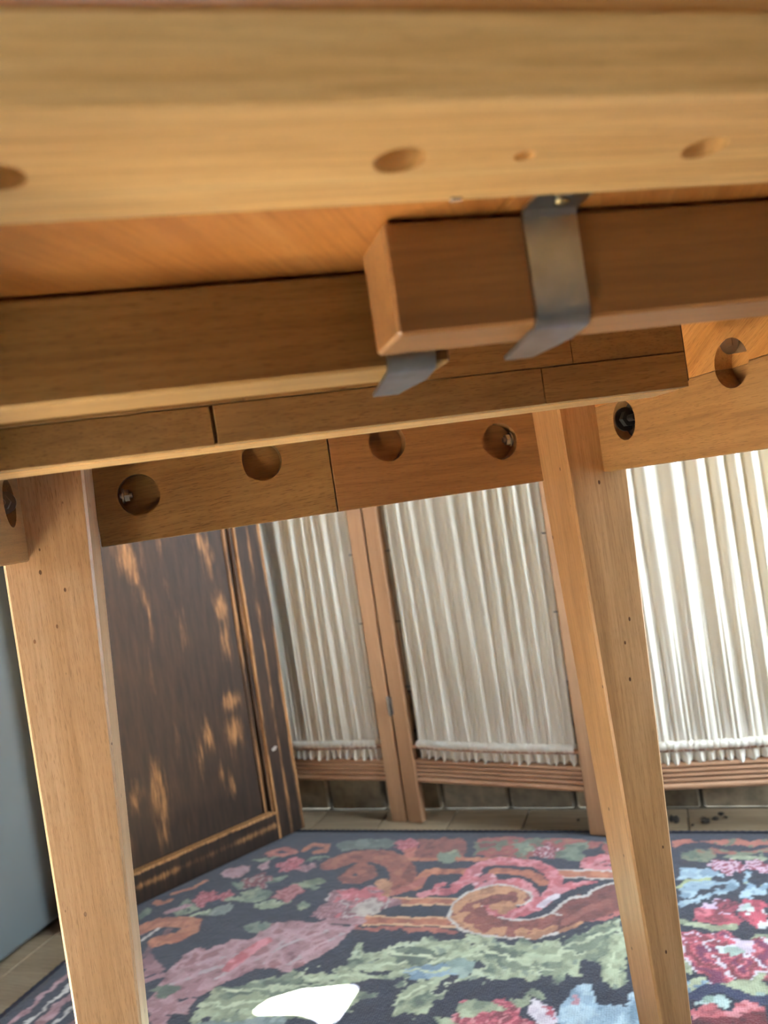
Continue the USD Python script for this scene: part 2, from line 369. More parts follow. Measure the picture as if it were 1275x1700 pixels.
def bracket(x0, y, zb, wid=.022, t=.0016, depth=.034):
    """A bent steel strap: a tab under the top, a plate down the bar's front, a lip turned under the bar, with a cut corner."""
    zt = ZU - .0004
    prof = [(y - .0205, zt), (y - .004, zt - .0002)]
    for a in np.linspace(0, np.pi / 2, 6): prof.append((y - .004 + .0035 * np.sin(a), zt - .0035 + .0035 * np.cos(a)))
    prof.append((y - .0006, zb + .005))
    for a in np.linspace(0, np.pi / 2 * .86, 6): prof.append((y - .0006 + .005 - .005 * np.cos(a), zb + .004 - .006 * np.sin(a)))
    prof.append((y + depth, zb - .0065))
    prof = np.array(prof)
    d = np.gradient(prof, axis=0); nrm = np.stack([-d[:, 1], d[:, 0]], 1); nrm /= np.linalg.norm(nrm, axis=1, keepdims=True)
    poly = np.vstack([prof + nrm * t / 2, (prof - nrm * t / 2)[::-1]])
    cs = m3.CrossSection([poly.tolist()])
    if cs.area() <= 0: cs = m3.CrossSection([poly[::-1].tolist()])
    e = cs.extrude(wid)                                # (y, z, x)
    e = e.transform(np.array([[0, 0, 1, x0], [1, 0, 0, 0], [0, 1, 0, 0]], float))
    cut = m3.CrossSection([[(x0 + wid - .0115, y + depth + .004), (x0 + wid + .003, y + .009), (x0 + wid + .003, y + depth + .004)]])
    if cut.area() <= 0: cut = m3.CrossSection([[(x0 + wid - .0115, y + depth + .004), (x0 + wid + .003, y + depth + .004), (x0 + wid + .003, y + .009)]])
    return e - cut.extrude(.02).translate([0, 0, zb - .015])
def screw(x, y, z, r=.0028):
    s = trimesh.creation.icosphere(2, r); s.apply_scale([1, 1, .5]); s.apply_translation([x, y, z])
    return tm(m3.Manifold.hull_points(s.vertices) - m3.Manifold.cube([r * 1.5, r * .25, .004], True).translate([x, y, z - r * .55]))
bk = obj('bracket', bracket(.133, .2655, .6935), STEEL, T, label='grey steel bracket strapped over the reddish slide bar')
obj('screw', screw(.1455, .2570, ZU - .0016), BRASS, bk)
bk = obj('bracket', bracket(.0885, .3215, .6925), STEEL, T, label='grey steel bracket below the paler slide bar')
obj('screw', screw(.0995, .3110, ZU - .0016), BRASS, bk)

# laminated cross beam: a ply core faced with staves
BY, BZ = .42, .6785
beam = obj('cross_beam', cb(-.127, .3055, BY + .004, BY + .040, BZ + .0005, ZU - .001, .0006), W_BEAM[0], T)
rows = [(BZ, .0215, [(-.127, .0148, 3), (.0165, .2085, 1), (.2088, .3066, 2)]),
        (BZ + .0220, .0175, [(-.127, .0335, 0), (.0337, .2300, 2), (.2303, .3066, 3)]),
        (BZ + .0400, .0165, [(-.127, .1300, 1), (.1303, .3066, 0)])]
for z0, h, ps in rows:
    for x0, x1, mi in ps:
        obj('stave', cb(x0, x1, BY + rng.uniform(0, .0006), BY + .0085, z0, z0 + h, .0004), W_BEAM[mi], beam)
obj('gap_shade_strip', cb(.3064, .3104, BY + .0045, BY + .034, BZ + .004, ZU - .0015, .0003), W_GAP_SHADE, beam, label='dark strip coloured as the shadow gap at the end of the beam')  # added strip, its dark colour imitates the shadow in the gap
for y0, y1 in ((.0095, .0165), (.0172, .0262), (.0270, .0400)):
    obj('ply_strip', cb(-.127, .3062, BY + y0, BY + y1, BZ - .0003, BZ + .004, .0005), W_EDGE, beam, label='pale ply edge along the underside of the beam')

# legs: tapered square posts measured at two heights (x0, x1, y0, y1, z)
def leg(a, b, c=.002):
    pts = []
    for x0, x1, y0, y1, z in (a, b):
        for (x, sx) in ((x0, 1), (x1, -1)):
            for (y, sy) in ((y0, 1), (y1, -1)):
                pts += [(x + sx * c, y, z), (x, y + sy * c, z)]
    return m3.Manifold.hull_points(np.array(pts))
obj('leg', leg((-.1500, -.0795, .645, .705, ZU), (-.1490, -.1130, .647, .690, 0.0066)), W_LEG, T)
obj('leg', leg((.3300, .3960, .645, .706, ZU), (.3470, .3740, .645, .689, 0.0066)), W_LEG2, T, label='brown tapered leg with small scratches and pricks')
obj('leg', leg((-.1500, -.0870, .190, .240, .7305), (-.1490, -.1130, .198, .236, 0.0003)), W_LEG, T)
obj('leg', leg((.3330, .3960, .190, .240, .7305), (.3500, .3780, .198, .236, 0.0003)), W_LEG2, T)

# far apron in two halves that meet at the table's middle, with bored bolt pockets
AYF, AZB = .6985, .6325
HR = .0178
for x0, x1, hs, mi in ((-.0830, .1247, ((-.046, .673), (.063, .688)), 0), (.1257, .3335, ((.181, .690), (.293, .677)), 1)):
    m = cb(x0, x1, AYF, AYF + .021, AZB, ZU - .0006, .0007)
    for hx, hz in hs: m = m - cyl((hx, AYF - .01, hz), (hx, AYF + .0145, hz), HR)
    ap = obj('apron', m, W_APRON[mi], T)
    for q, (hx, hz) in enumerate(hs):
        if (mi, q) in ((0, 0), (1, 1)):                    # the pocket beside a leg holds a connecting bolt
            s = -1 if mi == 0 else 1
            bolt = cat_([cyl((hx + s * .0060, AYF + .007, hz + .001), (hx + s * .0165, AYF + .007, hz + .001), .0026, n=16),
                         cyl((hx + s * .0085, AYF + .007, hz + .001), (hx + s * .0125, AYF + .007, hz + .001), .0056, n=6),
                         cyl((hx + s * .0128, AYF + .007, hz + .001), (hx + s * .0146, AYF + .007, hz + .001), .0068, n=24)])
            obj('connector_bolt', bolt, BOLT, ap)

# end aprons run from the far legs towards the camera
XL, XR = -.130, .368
m = cb(XL - .020, XL, .241, .6445, .6305, ZU - .0006, .0012) - cyl((XL - .014, .607, .6745), (XL + .01, .607, .6745), HR)
la = obj('end_apron', m, W_ENDAPRON_LOW, T)
obj('connector_bolt', cat_([cyl((XL - .006, .6085, .6760), (XL - .006, .6235, .6760), .0026, n=16), cyl((XL - .006, .6120, .6760), (XL - .006, .6165, .6760), .0056, n=6),
                            cyl((XL - .006, .6170, .6760), (XL - .006, .6190, .6760), .0085, n=24)]), BOLT, la)
h1 = cyl((XR - .01, .4565, .6945), (XR + .0145, .4565, .6945), .0172)
h2 = cyl((XR - .01, .5990, .6745), (XR + .0145, .5990, .6745), .0172)
lo = cb(XR, XR + .021, .241, .6445, .6325, .6928, .0008) - h1 - h2
hi = cb(XR + .0002, XR + .021, .241, .6445, .6930, ZU - .0006, .0004) - h1
ra = obj('end_apron', lo, W_ENDAPRON_LOW, T)
obj('end_apron_upper', hi, W_ENDAPRON_UP, T, label='golden upper board of the end apron with slanting grain')
obj('connector_bolt', cat_([cyl((XR + .006, .4565, .7060), (XR + .006, .4565, .7120), .0062, n=6), cyl((XR + .006, .4565, .7020), (XR + .006, .4565, .7100), .0028, n=16),
                            cyl((XR + .001, .4565, .7105), (XR + .013, .4565, .7112), .0100, n=24)]), BOLT, ra)
obj('connector_bolt', cat_([cyl((XR + .006, .5900, .6760), (XR + .006, .6160, .6760), .0030, n=16), cyl((XR + .006, .5990, .6760), (XR + .006, .6045, .6760), .0072, n=6),
                            cyl((XR + .006, .6050, .6760), (XR + .006, .6072, .6760), .0105, n=24)]), BLACK_STEEL, ra)
obj('half_washer', cyl((XR + .0110, .5990, .6745), (XR + .0140, .5990, .6745), .0166), BLACK_STEEL, ra)
obj('paint_chip', cb(.0955, .0995, .2385, .2405, .7300, .7312, .0004), CHIP, T)

# ------------------------------------------------------------------ folding screen with gathered curtains
SC = thing('folding_screen', 'brown wooden folding screen with gathered cream curtains against the far wall', 'screen')
HS = 1.66
def curtain_mesh(L, seed, z0, z1, n=230, nz=64, amp=.0078):
    r = np.random.default_rng(seed)
    u = np.linspace(0, 1, n); z = np.linspace(z0, z1, nz); U, Z = np.meshgrid(u, z)
    up_ = np.clip((Z - z0) / .42, 0, 1)                                  # 0 at the rod, 1 where the folds run free
    ph = U + .035 * np.sin(2 * np.pi * (1.3 * U + seed)) + .004 * np.sin(3 * Z + 3 * U + seed)
    nb = L / .033
    warp = .05 * meshkit.noise(np.stack([U * nb * .5, Z * 1.1, np.full_like(U, seed)], -1), seed) - .025
    big = np.sin(2 * np.pi * nb * (ph + warp)); big = .92 * big + .08 * np.sin(4 * np.pi * nb * (ph + warp) + seed)
    fine = np.sin(2 * np.pi * nb * 3.1 * (U + .8 * warp) + 2 * np.sin(9 * U + seed)) * .6 + np.sin(2 * np.pi * nb * 4.7 * U + seed) * .4
    k = meshkit.noise(np.stack([U * nb * .9, Z * 1.3, np.full_like(U, 3.3 + seed)], -1), seed + 1)
    d = amp * (big * (.25 + .75 * up_) * (.6 + .8 * k) + fine * (.36 - .34 * up_))
    d = d * (.35 + .65 * np.clip((Z - z0) / .05, 0, 1))
    # rows follow a slight sag of the rod
    v = np.stack([U * L, d, Z], -1).reshape(-1, 3)
    i = np.arange(n * nz).reshape(nz, n)
    f = np.stack([i[:-1, :-1], i[:-1, 1:], i[1:, 1:], i[1:, :-1]], -1).reshape(-1, 4)
    f = np.vstack([f[:, [0, 1, 2]], f[:, [0, 2, 3]]])
    return v, f
def ruffle_mesh(L, seed, z0, z1, n=260, nz=7, amp=.007):
    r = np.random.default_rng(seed)
    u = np.linspace(0, 1, n); t = np.linspace(0, 1, nz); U, Tt = np.meshgrid(u, t)
    nb = L / .017
    big = np.sin(2 * np.pi * nb * (U + .01 * np.sin(23 * U + seed)))
    drop = .55 + .45 * np.abs(np.sin(np.pi * nb * U + seed)) ** .5 * (.4 + meshkit.noise(np.stack([U * nb * .7, U * 0, U * 0 + seed], -1), seed))
    Z = z1 - Tt * (z1 - z0) * np.clip(drop, .25, 1.15)
    v = np.stack([U * L, amp * big * (.4 + .6 * Tt), Z], -1).reshape(-1, 3)
    i = np.arange(n * nz).reshape(nz, n)
    f = np.stack([i[:-1, :-1], i[1:, :-1], i[1:, 1:], i[:-1, 1:]], -1).reshape(-1, 4)
    return v, np.vstack([f[:, [0, 1, 2]], f[:, [0, 2, 3]]])
def thick(v, f, t=.0008):
    """A cloth sheet with real thickness."""
    m = trimesh.Trimesh(v, f, process=False); nrm = m.vertex_normals
    n = len(v)
    edges = m.edges[trimesh.grouping.group_rows(m.edges_sorted, require_count=1)]
    side = np.vstack([np.stack([edges[:, 1], edges[:, 0], edges[:, 0] + n], 1), np.stack([edges[:, 1], edges[:, 0] + n, edges[:, 1] + n], 1)])
    return trimesh.Trimesh(np.vstack([v + nrm * t / 2, v - nrm * t / 2]), np.vstack([f, f[:, ::-1] + n, side]), process=False)

SW, SD = .034, .020
def screen_panel(A, B, z0, seed, gapl, gapr, lace, amp=.0078):
    A, B = np.array([*A, 0.0]), np.array([*B, 0.0]); L = np.linalg.norm(B - A); u = (B - A) / L
    d = np.array([-u[1], u[0], 0.0]); d = d if d[1] < 0 else -d          # towards the camera
    P = lambda m: xf(m, u, d, A)
    for x0, zb in ((0, z0[0]), (L - SW, z0[1])):
        st = obj('stile', P(cb(x0 + .0008, x0 + SW - .0008, -SD, 0, zb, HS, .0015)), W_SCREEN, SC)
        xin = x0 + SW if x0 == 0 else x0
        for zp in (.27, .40, .54, .70, .86, 1.02, 1.2, 1.4):             # small pegs on the inner edge of the stile
            s = 1 if x0 == 0 else -1
            obj('peg', P(cyl((xin - s * .002, -.012, zp), (xin + s * .011, -.012, zp), .0012, n=8)), BLACK_STEEL, st)
    # lower rail: five reeds
    zr0, zr1 = .080, .126
    body = cb(SW, L - SW, -SD + .003, -.0100, zr0, zr1, .001)
    rail = obj('rail', P(body), W_RAIL, SC)
    step = (zr1 - zr0) / 5.6; zz = zr0
    for q in range(5):
        h = step * (1.5 if q in (0,) else 1.02)
        cy = zz + h / 2
        reed = cyl((SW + .0004, -.0085, cy), (L - SW - .0004, -.0085, cy), h * .46, n=18)
        obj('reed', P(reed), W_RAIL, rail, smooth=40); zz += h
    top = obj('rail', P(cb(SW, L - SW, -SD + .002, -.004, HS - .05, HS - .004, .0012)), W_RAIL, SC)
    zrod = .152
    sag = [(SW - .004 + (L - 2 * SW + .008) * t, -.009, zrod - .004 * math.sin(math.pi * t)) for t in np.linspace(0, 1, 16)]
    obj('curtain_rod', P(tube(sag, .0042, 12)), W_ROD, SC, smooth=True)
    obj('curtain_rod', P(tube([(SW - .004, -.009, HS - .075), (L - SW + .004, -.009, HS - .075)], .0042, 12)), W_ROD, SC, smooth=True)
    cl = L - 2 * SW - gapl - gapr
    v, f = curtain_mesh(cl, seed, zrod - .001, HS - .078, amp=amp)
    v = v + [SW + gapl, -.0085, 0]; v[:, 2] -= .004 * np.sin(np.pi * np.clip((v[:, 0] - SW) / (L - 2 * SW), 0, 1)) * np.clip(1 - (v[:, 2] - zrod) / .3, 0, 1)
    cu = obj('curtain', P(thick(v, f)), COTTON, SC, smooth=True)
    # bunched casing above the rod and the frill below it
    n = int(cl / .0032); xs = np.linspace(0, cl, n); rr = np.random.default_rng(seed + 9)
    cas = []
    for q in range(n):
        cas.append((SW + gapl + xs[q], -.0085 + .0026 * math.sin(q * 1.9) , zrod + .007 - .004 * math.sin(math.pi * (SW + gapl + xs[q]) / L) + rr.uniform(-.0014, .0014)))
    obj('casing', P(tube(cas, .0078, 8)), COTTON, cu, smooth=True)
    v, f = ruffle_mesh(cl, seed, zrod - .026, zrod - .004)
    v = v + [SW + gapl, -.0095, 0]; v[:, 2] -= .004 * np.sin(np.pi * v[:, 0] / L)
    obj('frill', P(thick(v, f)), COTTON, cu, smooth=True)
    if lace:
        ls = []
        for x in np.arange(SW + gapl + .006, L - SW - gapr, .0115):
            zc = zrod - .004 * math.sin(math.pi * x / L)
            ls.append(tube([(x, -.003, zc + .010), (x + .0008, -.0040, zc + .004), (x + .0016, -.0042, zc - .002), (x + .0026, -.006, zc - .006)], .0006, 6))
        obj('lacing', P(cat_(ls)), COTTON, cu)
    return A, u, d
M1 = np.array([.3105, 1.4870]); M2 = np.array([.6020, 1.2130])
d1 = np.array([.794, -.607]) / np.linalg.norm([.794, -.607]); d3 = np.array([.88, -.476]); d3 /= np.linalg.norm(d3)
screen_panel(M1 - .392 * d1, M1, (.0005, .0005), 3, .002, .006, False, .0050)
screen_panel(M1 + np.array([.0014, -.0014]), M2, (.0005, .0068), 5, .012, .005, False, .0072)
screen_panel(M2 + np.array([.0016, -.0012]), M2 + .42 * d3, (.0068, .0068), 8, .006, .008, True)
for zh in (.235, 1.35):                       # butt hinges at the first fold
    obj('hinge', xf(cat_([cyl((0, .003, zh - .02), (0, .003, zh + .02), .003, n=14), cb(-.006, .006, -.001, .0012, zh - .018, zh + .018, .0003)]),
                    np.array([.76, -.65, 0]), np.array([-.65, -.76, 0]), np.array([M1[0] + .0007, M1[1] - .0007, 0])), BLACK_STEEL, SC)

# ------------------------------------------------------------------ worn panel standing at an angle
def grid_board(x0, x1, z0, z1, dtop, dback, nx, nz):
    """A closed board in (u, d, z) with a fine front face."""
    us, zs = np.linspace(x0, x1, nx), np.linspace(z0, z1, nz); U, Z = np.meshgrid(us, zs)
    v = np.stack([U, np.full_like(U, dtop), Z], -1).reshape(-1, 3); vb = v.copy(); vb[:, 1] = dback
    i = np.arange(nx * nz).reshape(nz, nx)
    f = np.stack([i[:-1, :-1], i[:-1, 1:], i[1:, 1:], i[1:, :-1]], -1).reshape(-1, 4); f = np.vstack([f[:, [0, 1, 2]], f[:, [0, 2, 3]]])
    m = trimesh.Trimesh(v, f, process=False); n = len(v)
    e = m.edges[trimesh.grouping.group_rows(m.edges_sorted, require_count=1)]
    side = np.vstack([np.stack([e[:, 1], e[:, 0], e[:, 0] + n], 1), np.stack([e[:, 1], e[:, 0] + n, e[:, 1] + n], 1)])
    return trimesh.Trimesh(np.vstack([v, vb]), np.vstack([f, f[:, ::-1] + n, side]), process=False)
WP = thing('wooden_panel', 'dark brown painted wooden panel with worn patches of bare wood beside the curtained screen', 'wooden panel')
PO = np.array([.117, 1.5685, 0]); PU = np.array([-.898, -.440, 0]); PU /= np.linalg.norm(PU); PD = np.array([.44, -.898, 0]); PD /= np.linalg.norm(PD)
def pu(px, py):                                # where a sight line meets the panel's front: (u, z)
    o = np.array([0, 0, EYE]); d = R @ np.array([px - 637.5, -(py - 850.0), FPX])
    t = ((PO - o) @ PD) / (d @ PD); p = o + t * d
    return (p - PO) @ PU, p[2]
spots = [((215, 925), (.016, .035), .42), ((225, 950), (.012, .03), .35), ((247, 1005), (.008, .05), .34), ((255, 1040), (.006, .03), .25), ((268, 900), (.006, .02), .3),
         ((340, 905), (.013, .04), .5), ((352, 935), (.009, .035), .45), ((285, 985), (.006, .04), .3), ((308, 1045), (.007, .05), .3), ((370, 1010), (.010, .035), .5),
         ((380, 1060), (.009, .045), .45), ((387, 1165), (.014, .02), .42), ((396, 1215), (.014, .026), .5), ((352, 1225), (.007, .03), .45), ((338, 1265), (.006, .03), .34),
         ((270, 1325), (.011, .06), .6), ((275, 1380), (.009, .03), .5), ((228, 1330), (.012, .03), .4), ((210, 1370), (.008, .05), .4), ((390, 1305), (.006, .03), .4),
         ((258, 1130), (.005, .06), .22), ((320, 1370), (.005, .03), .15), ((375, 1290), (.008, .02), .25), ((300, 1250), (.004, .05), .16)]
def wear_of(v, edges=()):
    g = np.zeros(len(v)); wob = meshkit.fbm(np.stack([v[:, 0] * 130, v[:, 1] * 0, v[:, 2] * 17], -1), 3, 17)
    for (px, py), (su, sz), a in spots:
        u0, z0 = pu(px, py)
        g = np.maximum(g, 1.25 * a * np.exp(-((v[:, 0] - u0 + .006 * (wob - .5)) / (1.5 * su)) ** 2 - ((v[:, 2] - z0) / (1.25 * sz)) ** 2) * (.35 + 1.2 * wob))
    for kind, c, wd, a in edges:
        q = v[:, 0] if kind == 'u' else v[:, 2]
        nz = meshkit.noise(np.stack([v[:, 0] * 30, v[:, 2] * 9, v[:, 2] * 0 + 5], -1), 4)
        g = np.maximum(g, 1.3 * a * np.exp(-((q - c) / (1.15 * wd)) ** 2) * (.5 + .9 * nz))
    g += .12 * meshkit.noise(np.stack([v[:, 0] * 14, v[:, 1] * 0, v[:, 2] * 5], -1), 11)
    return np.stack([g - .02] * 3, 1)
PH, PL, PT = 1.32, .445, .038
zb = .0068
def panel_part(name, m, edges=(), parent=None, label=None):
    wcol = wear_of(np.array(m.vertices), edges)
    return obj(name, xf(m, PU, PD, PO), WORN, parent or WP, smooth=False, uvcol=('wear', wcol), label=label)
panel_part('board', grid_board(.05, PL - .05, .06, PH - .04, -.014, -.026, 120, 260))
panel_part('stile', grid_board(0, .060, zb, PH, 0, -PT, 24, 260), [('u', .002, .005, .62), ('u', .059, .0035, .75), ('u', .030, .004, .34)])
panel_part('stile', grid_board(PL - .060, PL, zb, PH, 0, -PT, 24, 260), [('u', PL - .002, .005, .62), ('u', PL - .059, .0035, .75)])
panel_part('rail', grid_board(.0605, PL - .0605, zb, .062, 0, -PT, 90, 20), [('z', .061, .0035, .8), ('z', .036, .007, .36)])
panel_part('rail', grid_board(.0605, PL - .0605, PH - .09, PH - .001, 0, -PT, 90, 20), [('z', PH - .089, .0035, .8)])
for x0, x1 in ((.0605, .0665), (PL - .0665, PL - .0605)):
    panel_part('moulding', grid_board(x0, x1, .0625, PH - .0905, -.005, -.0139, 6, 200), [('u', (x0 + x1) / 2, .003, .3)])
    s = 1 if x0 < .2 else -1
    panel_part('moulding', grid_board(x0 + s * .0125, x1 + s * .0125, .0625, PH - .0905, -.010, -.0139, 6, 200), [('u', (x0 + x1) / 2 + s * .0125, .004, .42)])
pc = pu(455, 1243)
obj('paint_chip', xf(m3.Manifold.hull_points(np.array([(pc[0] + a, d, pc[1] + b) for d in (.0001, .0010) for a, b in ((-.007, .003), (-.002, .005), (.006, .001), (.004, -.004), (-.003, -.003))])), PU, PD, PO), CHIP, WP)

# ------------------------------------------------------------------ grey cabinet at the left
GC = thing('grey_cabinet', 'smooth blue-grey cabinet on the bare floor behind the pale table leg', 'cabinet')
gw = -1.053
obj('cabinet_body', room(cb(W0 + .03, gw - .019, .62, 1.30, .0005, 1.25, .004)), GREY, GC)
obj('door', room(cb(gw - .0185, gw, .622, 1.298, .014, 1.246, .004)), GREY, GC)

# ------------------------------------------------------------------ rug: needlepoint flowers on dark blue
RG = thing('floral_rug', 'dark blue needlepoint rug with roses, scrolls and sage leaves lying under the table', 'rug')
RW0, RW1, RS0, RS1 = -.951, .56, .40, 1.366
ZR = .0048
cell = .0031
nw, ns = int((RW1 - RW0) / cell), int((RS1 - RS0) / cell)
gw_, gs_ = np.linspace(RW0, RW1, nw), np.linspace(RS0, RS1, ns)
GWm, GSm = np.meshgrid(gw_, gs_); PW, PS = GWm.ravel(), GSm.ravel()
def nz2(sc, seed): return meshkit.fbm(np.stack([PW * sc, PS * sc, np.zeros_like(PW) + seed * 7.7], -1), 3, seed)
jag = .024
QW = PW + jag * (nz2(62, 1) - .5) + .008 * (nz2(150, 2) - .5); QS = PS + jag * (nz2(62, 3) - .5) + .008 * (nz2(150, 4) - .5)
tone = nz2(38, 5); tone2 = nz2(110, 6)
NAVY = np.array(lin(34, 38, 56))
col = NAVY * (1 + .5 * (tone2 - .5))[:, None]
def fw(pts):                                   # photograph pixels -> rug (w, s)
    o = [at(x, y, 2, ZR) for x, y in pts]
    return np.array([(p @ EW, p @ NW) for p in o])
def inside(poly):
    m = np.zeros(len(PW), bool)
    lo, hi = poly.min(0) - .03, poly.max(0) + .03
    idx = np.nonzero((PW > lo[0]) & (PW < hi[0]) & (PS > lo[1]) & (PS < hi[1]))[0]
    x, y = QW[idx], QS[idx]; c = np.zeros(len(idx), bool)
    for (x1, y1), (x2, y2) in zip(poly, np.roll(poly, -1, 0)):
        if y1 == y2: continue
        c ^= ((y1 > y) != (y2 > y)) & (x < (x2 - x1) * (y - y1) / (y2 - y1) + x1)
    m[idx] = c
    return m
def dist_line(pts, close=False):
    d = np.full(len(PW), 9.0)
    lo, hi = pts.min(0) - .09, pts.max(0) + .09
    idx = np.nonzero((PW > lo[0]) & (PW < hi[0]) & (PS > lo[1]) & (PS < hi[1]))[0]
    x, y = PW[idx] * .6 + QW[idx] * .4, PS[idx] * .6 + QS[idx] * .4; dd = np.full(len(idx), 9.0)
    tt = np.zeros(len(idx)); n = len(pts) - 1
    for i in range(n):
        a, b = pts[i], pts[i + 1]; ab = b - a
        t = np.clip(((x - a[0]) * ab[0] + (y - a[1]) * ab[1]) / (ab @ ab + 1e-12), 0, 1)
        q = np.hypot(x - a[0] - t * ab[0], y - a[1] - t * ab[1])
        w_ = q < dd; dd[w_] = q[w_]; tt[w_] = ((i + t) / n)[w_]
    d[idx] = dd; T_ = np.zeros(len(PW)); T_[idx] = tt
    return d, T_
def shade(mask, cols, field=None):
    f = tone if field is None else field
    f = np.clip((f[mask] - .22) / .56, 0, .999)
    k = (f * len(cols)).astype(int)
    C = np.array([lin(*c) for c in cols])
    col[mask] = C[k] * (1 + .22 * (tone2[mask] - .5))[:, None]
SAGE = [(84, 98, 84), (112, 124, 100), (136, 146, 112), (162, 170, 132), (124, 138, 118)]
BLUE = [(104, 132, 150), (134, 162, 180), (158, 182, 194), (120, 150, 170)]
PINK = [(150, 62, 72), (186, 84, 92), (205, 120, 126), (170, 70, 80)]
DUSTY = [(132, 84, 92), (158, 108, 114), (176, 130, 134), (146, 92, 98)]
RED = [(128, 44, 58), (176, 64, 82), (204, 96, 110), (150, 52, 70)]
ORNG = [(148, 76, 48), (172, 92, 56), (190, 112, 68)]
BRWN = [(96, 42, 42), (116, 54, 48), (134, 66, 54)]
TAN = [(158, 100, 62), (184, 124, 78), (200, 150, 104)]
CREAM = [(186, 176, 168), (206, 198, 190)]
def poly(pts, cols): shade(inside(fw(pts)), cols)
def stroke(pts, wd, cols, taper=0.0, edge=None):
    p = fw(pts); d, t = dist_line(p); w_ = wd / 2 * (1 - taper * t)
    if edge is not None: shade(d < w_ + .0045, edge)
    shade(d < w_, cols)
def rose(px, py, rad, cols, light=None, wsq=1.0):
    c = fw([(px, py)])[0]; a = np.arctan2(PS - c[1], PW - c[0]); r = np.hypot((QW - c[0]) * wsq, QS - c[1])
    near = r < rad * 1.4
    lim = rad * (.86 + .14 * np.sin(5 * a + px) + .08 * np.sin(9 * a))
    m = near & (r < lim)
    f = .5 + .5 * np.sin(r / rad * 13 + 2.2 * np.sin(3 * a + 4 * r / rad) + a)
    shade(m, cols, .2 + .6 * f)
    if light is not None:
        shade(m & (np.abs(np.sin(r / rad * 6.5 + 1.5 * np.sin(2 * a + 1))) < .22) & (r > rad * .2), light)
def bleaf(px, py, a, b, ang, cols, vein=None):
    """A ragged leaf of half lengths a, b (metres) at an angle on the rug."""
    c = fw([(px, py)])[0]; ca, sa = math.cos(math.radians(ang)), math.sin(math.radians(ang))
    x = (QW - c[0]) * ca + (QS - c[1]) * sa; y = -(QW - c[0]) * sa + (QS - c[1]) * ca
    m = (np.abs(x) < a) & (np.abs(y) < b * (1 - (x / a) ** 2) * (.72 + .28 * np.abs(np.sin(x / a * 9))))
    shade(m, cols)
    if vein is not None: shade(m & (np.abs(y) < .0028), vein)

# a plain repeat of flowers where the photograph does not show the rug
for q in range(150):
    w_, s_ = rng.uniform(RW0 + .1, RW1 - .1), rng.uniform(RS0 + .1, RS1 - .1)
    c = np.array([w_, s_]); r = np.hypot(QW - w_, QS - s_); a = np.arctan2(PS - s_, PW - w_)
    rad = rng.uniform(.03, .07); cols = [SAGE, SAGE, PINK, BLUE, RED, DUSTY][q % 6]
    seen = w_ < .16 and s_ > .70
    if seen: continue
    shade(r < rad * (.75 + .25 * np.sin((3 if cols is SAGE else 5) * a + q)), cols, .5 + .4 * np.sin(r / rad * 9 + a) if cols is not SAGE else None)

# border lines along the rug's left edge
for off, wd, cc in ((.030, .010, DUSTY), (.055, .006, CREAM), (.074, .016, DUSTY), (.098, .006, CREAM), (.125, .012, [(110, 70, 76), (130, 90, 92)])):
    m = (np.abs(QW - (RW0 + off)) < wd / 2) & (PS < 1.02); shade(m, cc)
# far row
poly([(690, 1424), (694, 1394), (760, 1390), (778, 1400), (772, 1424)], [(112, 50, 42), (136, 64, 50), (124, 58, 46)])
poly([(558, 1400), (590, 1394), (640, 1392), (660, 1398), (645, 1408), (600, 1410), (570, 1412)], [(84, 92, 84), (104, 112, 100)])
rose(673, 1402, .027, PINK); poly([(672, 1408), (690, 1404), (692, 1424), (676, 1426)], [(160, 72, 58), (180, 90, 68)])
stroke([(674, 1426), (790, 1427)], .012, ORNG)
poly([(724, 1416), (760, 1412), (770, 1424), (744, 1436), (728, 1430)], SAGE[:3])
poly([(786, 1420), (790, 1392), (850, 1388), (930, 1394), (1015, 1398), (1020, 1416), (960, 1424), (880, 1424)], [(120, 56, 48), (96, 98, 78), (148, 66, 58), (150, 84, 60)])
rose(905, 1413, .027, [(150, 60, 74), (188, 120, 130), (120, 46, 58)], [(190, 170, 170)])
poly([(850, 1400), (880, 1396), (890, 1412), (865, 1420)], SAGE[:3]); poly([(935, 1405), (970, 1400), (985, 1424), (950, 1432), (930, 1424)], SAGE[:3])
poly([(970, 1410), (1000, 1404), (1005, 1420), (978, 1424)], [(36, 38, 54)])
stroke([(1022, 1426), (1000, 1424), (980, 1428), (976, 1436), (990, 1443), (1016, 1446)], .026, PINK)
stroke([(995, 1435), (1018, 1434)], .009, PINK)
# left scroll and flowers
stroke([(552, 1434), (590, 1422), (625, 1420), (655, 1428), (668, 1444), (668, 1460), (657, 1474)], .046, [(118, 54, 42), (142, 70, 50), (160, 86, 58)])
stroke([(606, 1444), (612, 1452), (596, 1460), (575, 1460)], .034, [(126, 62, 48), (150, 78, 56)], .3)
stroke([(600, 1436), (585, 1444), (572, 1456)], .024, [(118, 54, 42), (142, 70, 50)])
stroke([(632, 1464), (640, 1474), (636, 1486)], .022, TAN[:2])
stroke([(690, 1474), (700, 1456), (714, 1446), (790, 1447)], .020, ORNG)
stroke([(655, 1482), (680, 1474), (700, 1462)], .018, [(160, 78, 66), (178, 96, 80)])
# double rail
stroke([(640, 1496), (766, 1497)], .014, ORNG, edge=TAN[2:])
stroke([(604, 1528), (766, 1531)], .016, ORNG, edge=TAN[2:])
poly([(588, 1537), (760, 1541), (758, 1549), (750, 1552), (738, 1547), (726, 1550), (714, 1545), (702, 1549), (690, 1544), (676, 1548), (664, 1542), (650, 1547), (636, 1542), (620, 1545), (604, 1541), (590, 1543)], [(150, 74, 60), (170, 92, 72)])
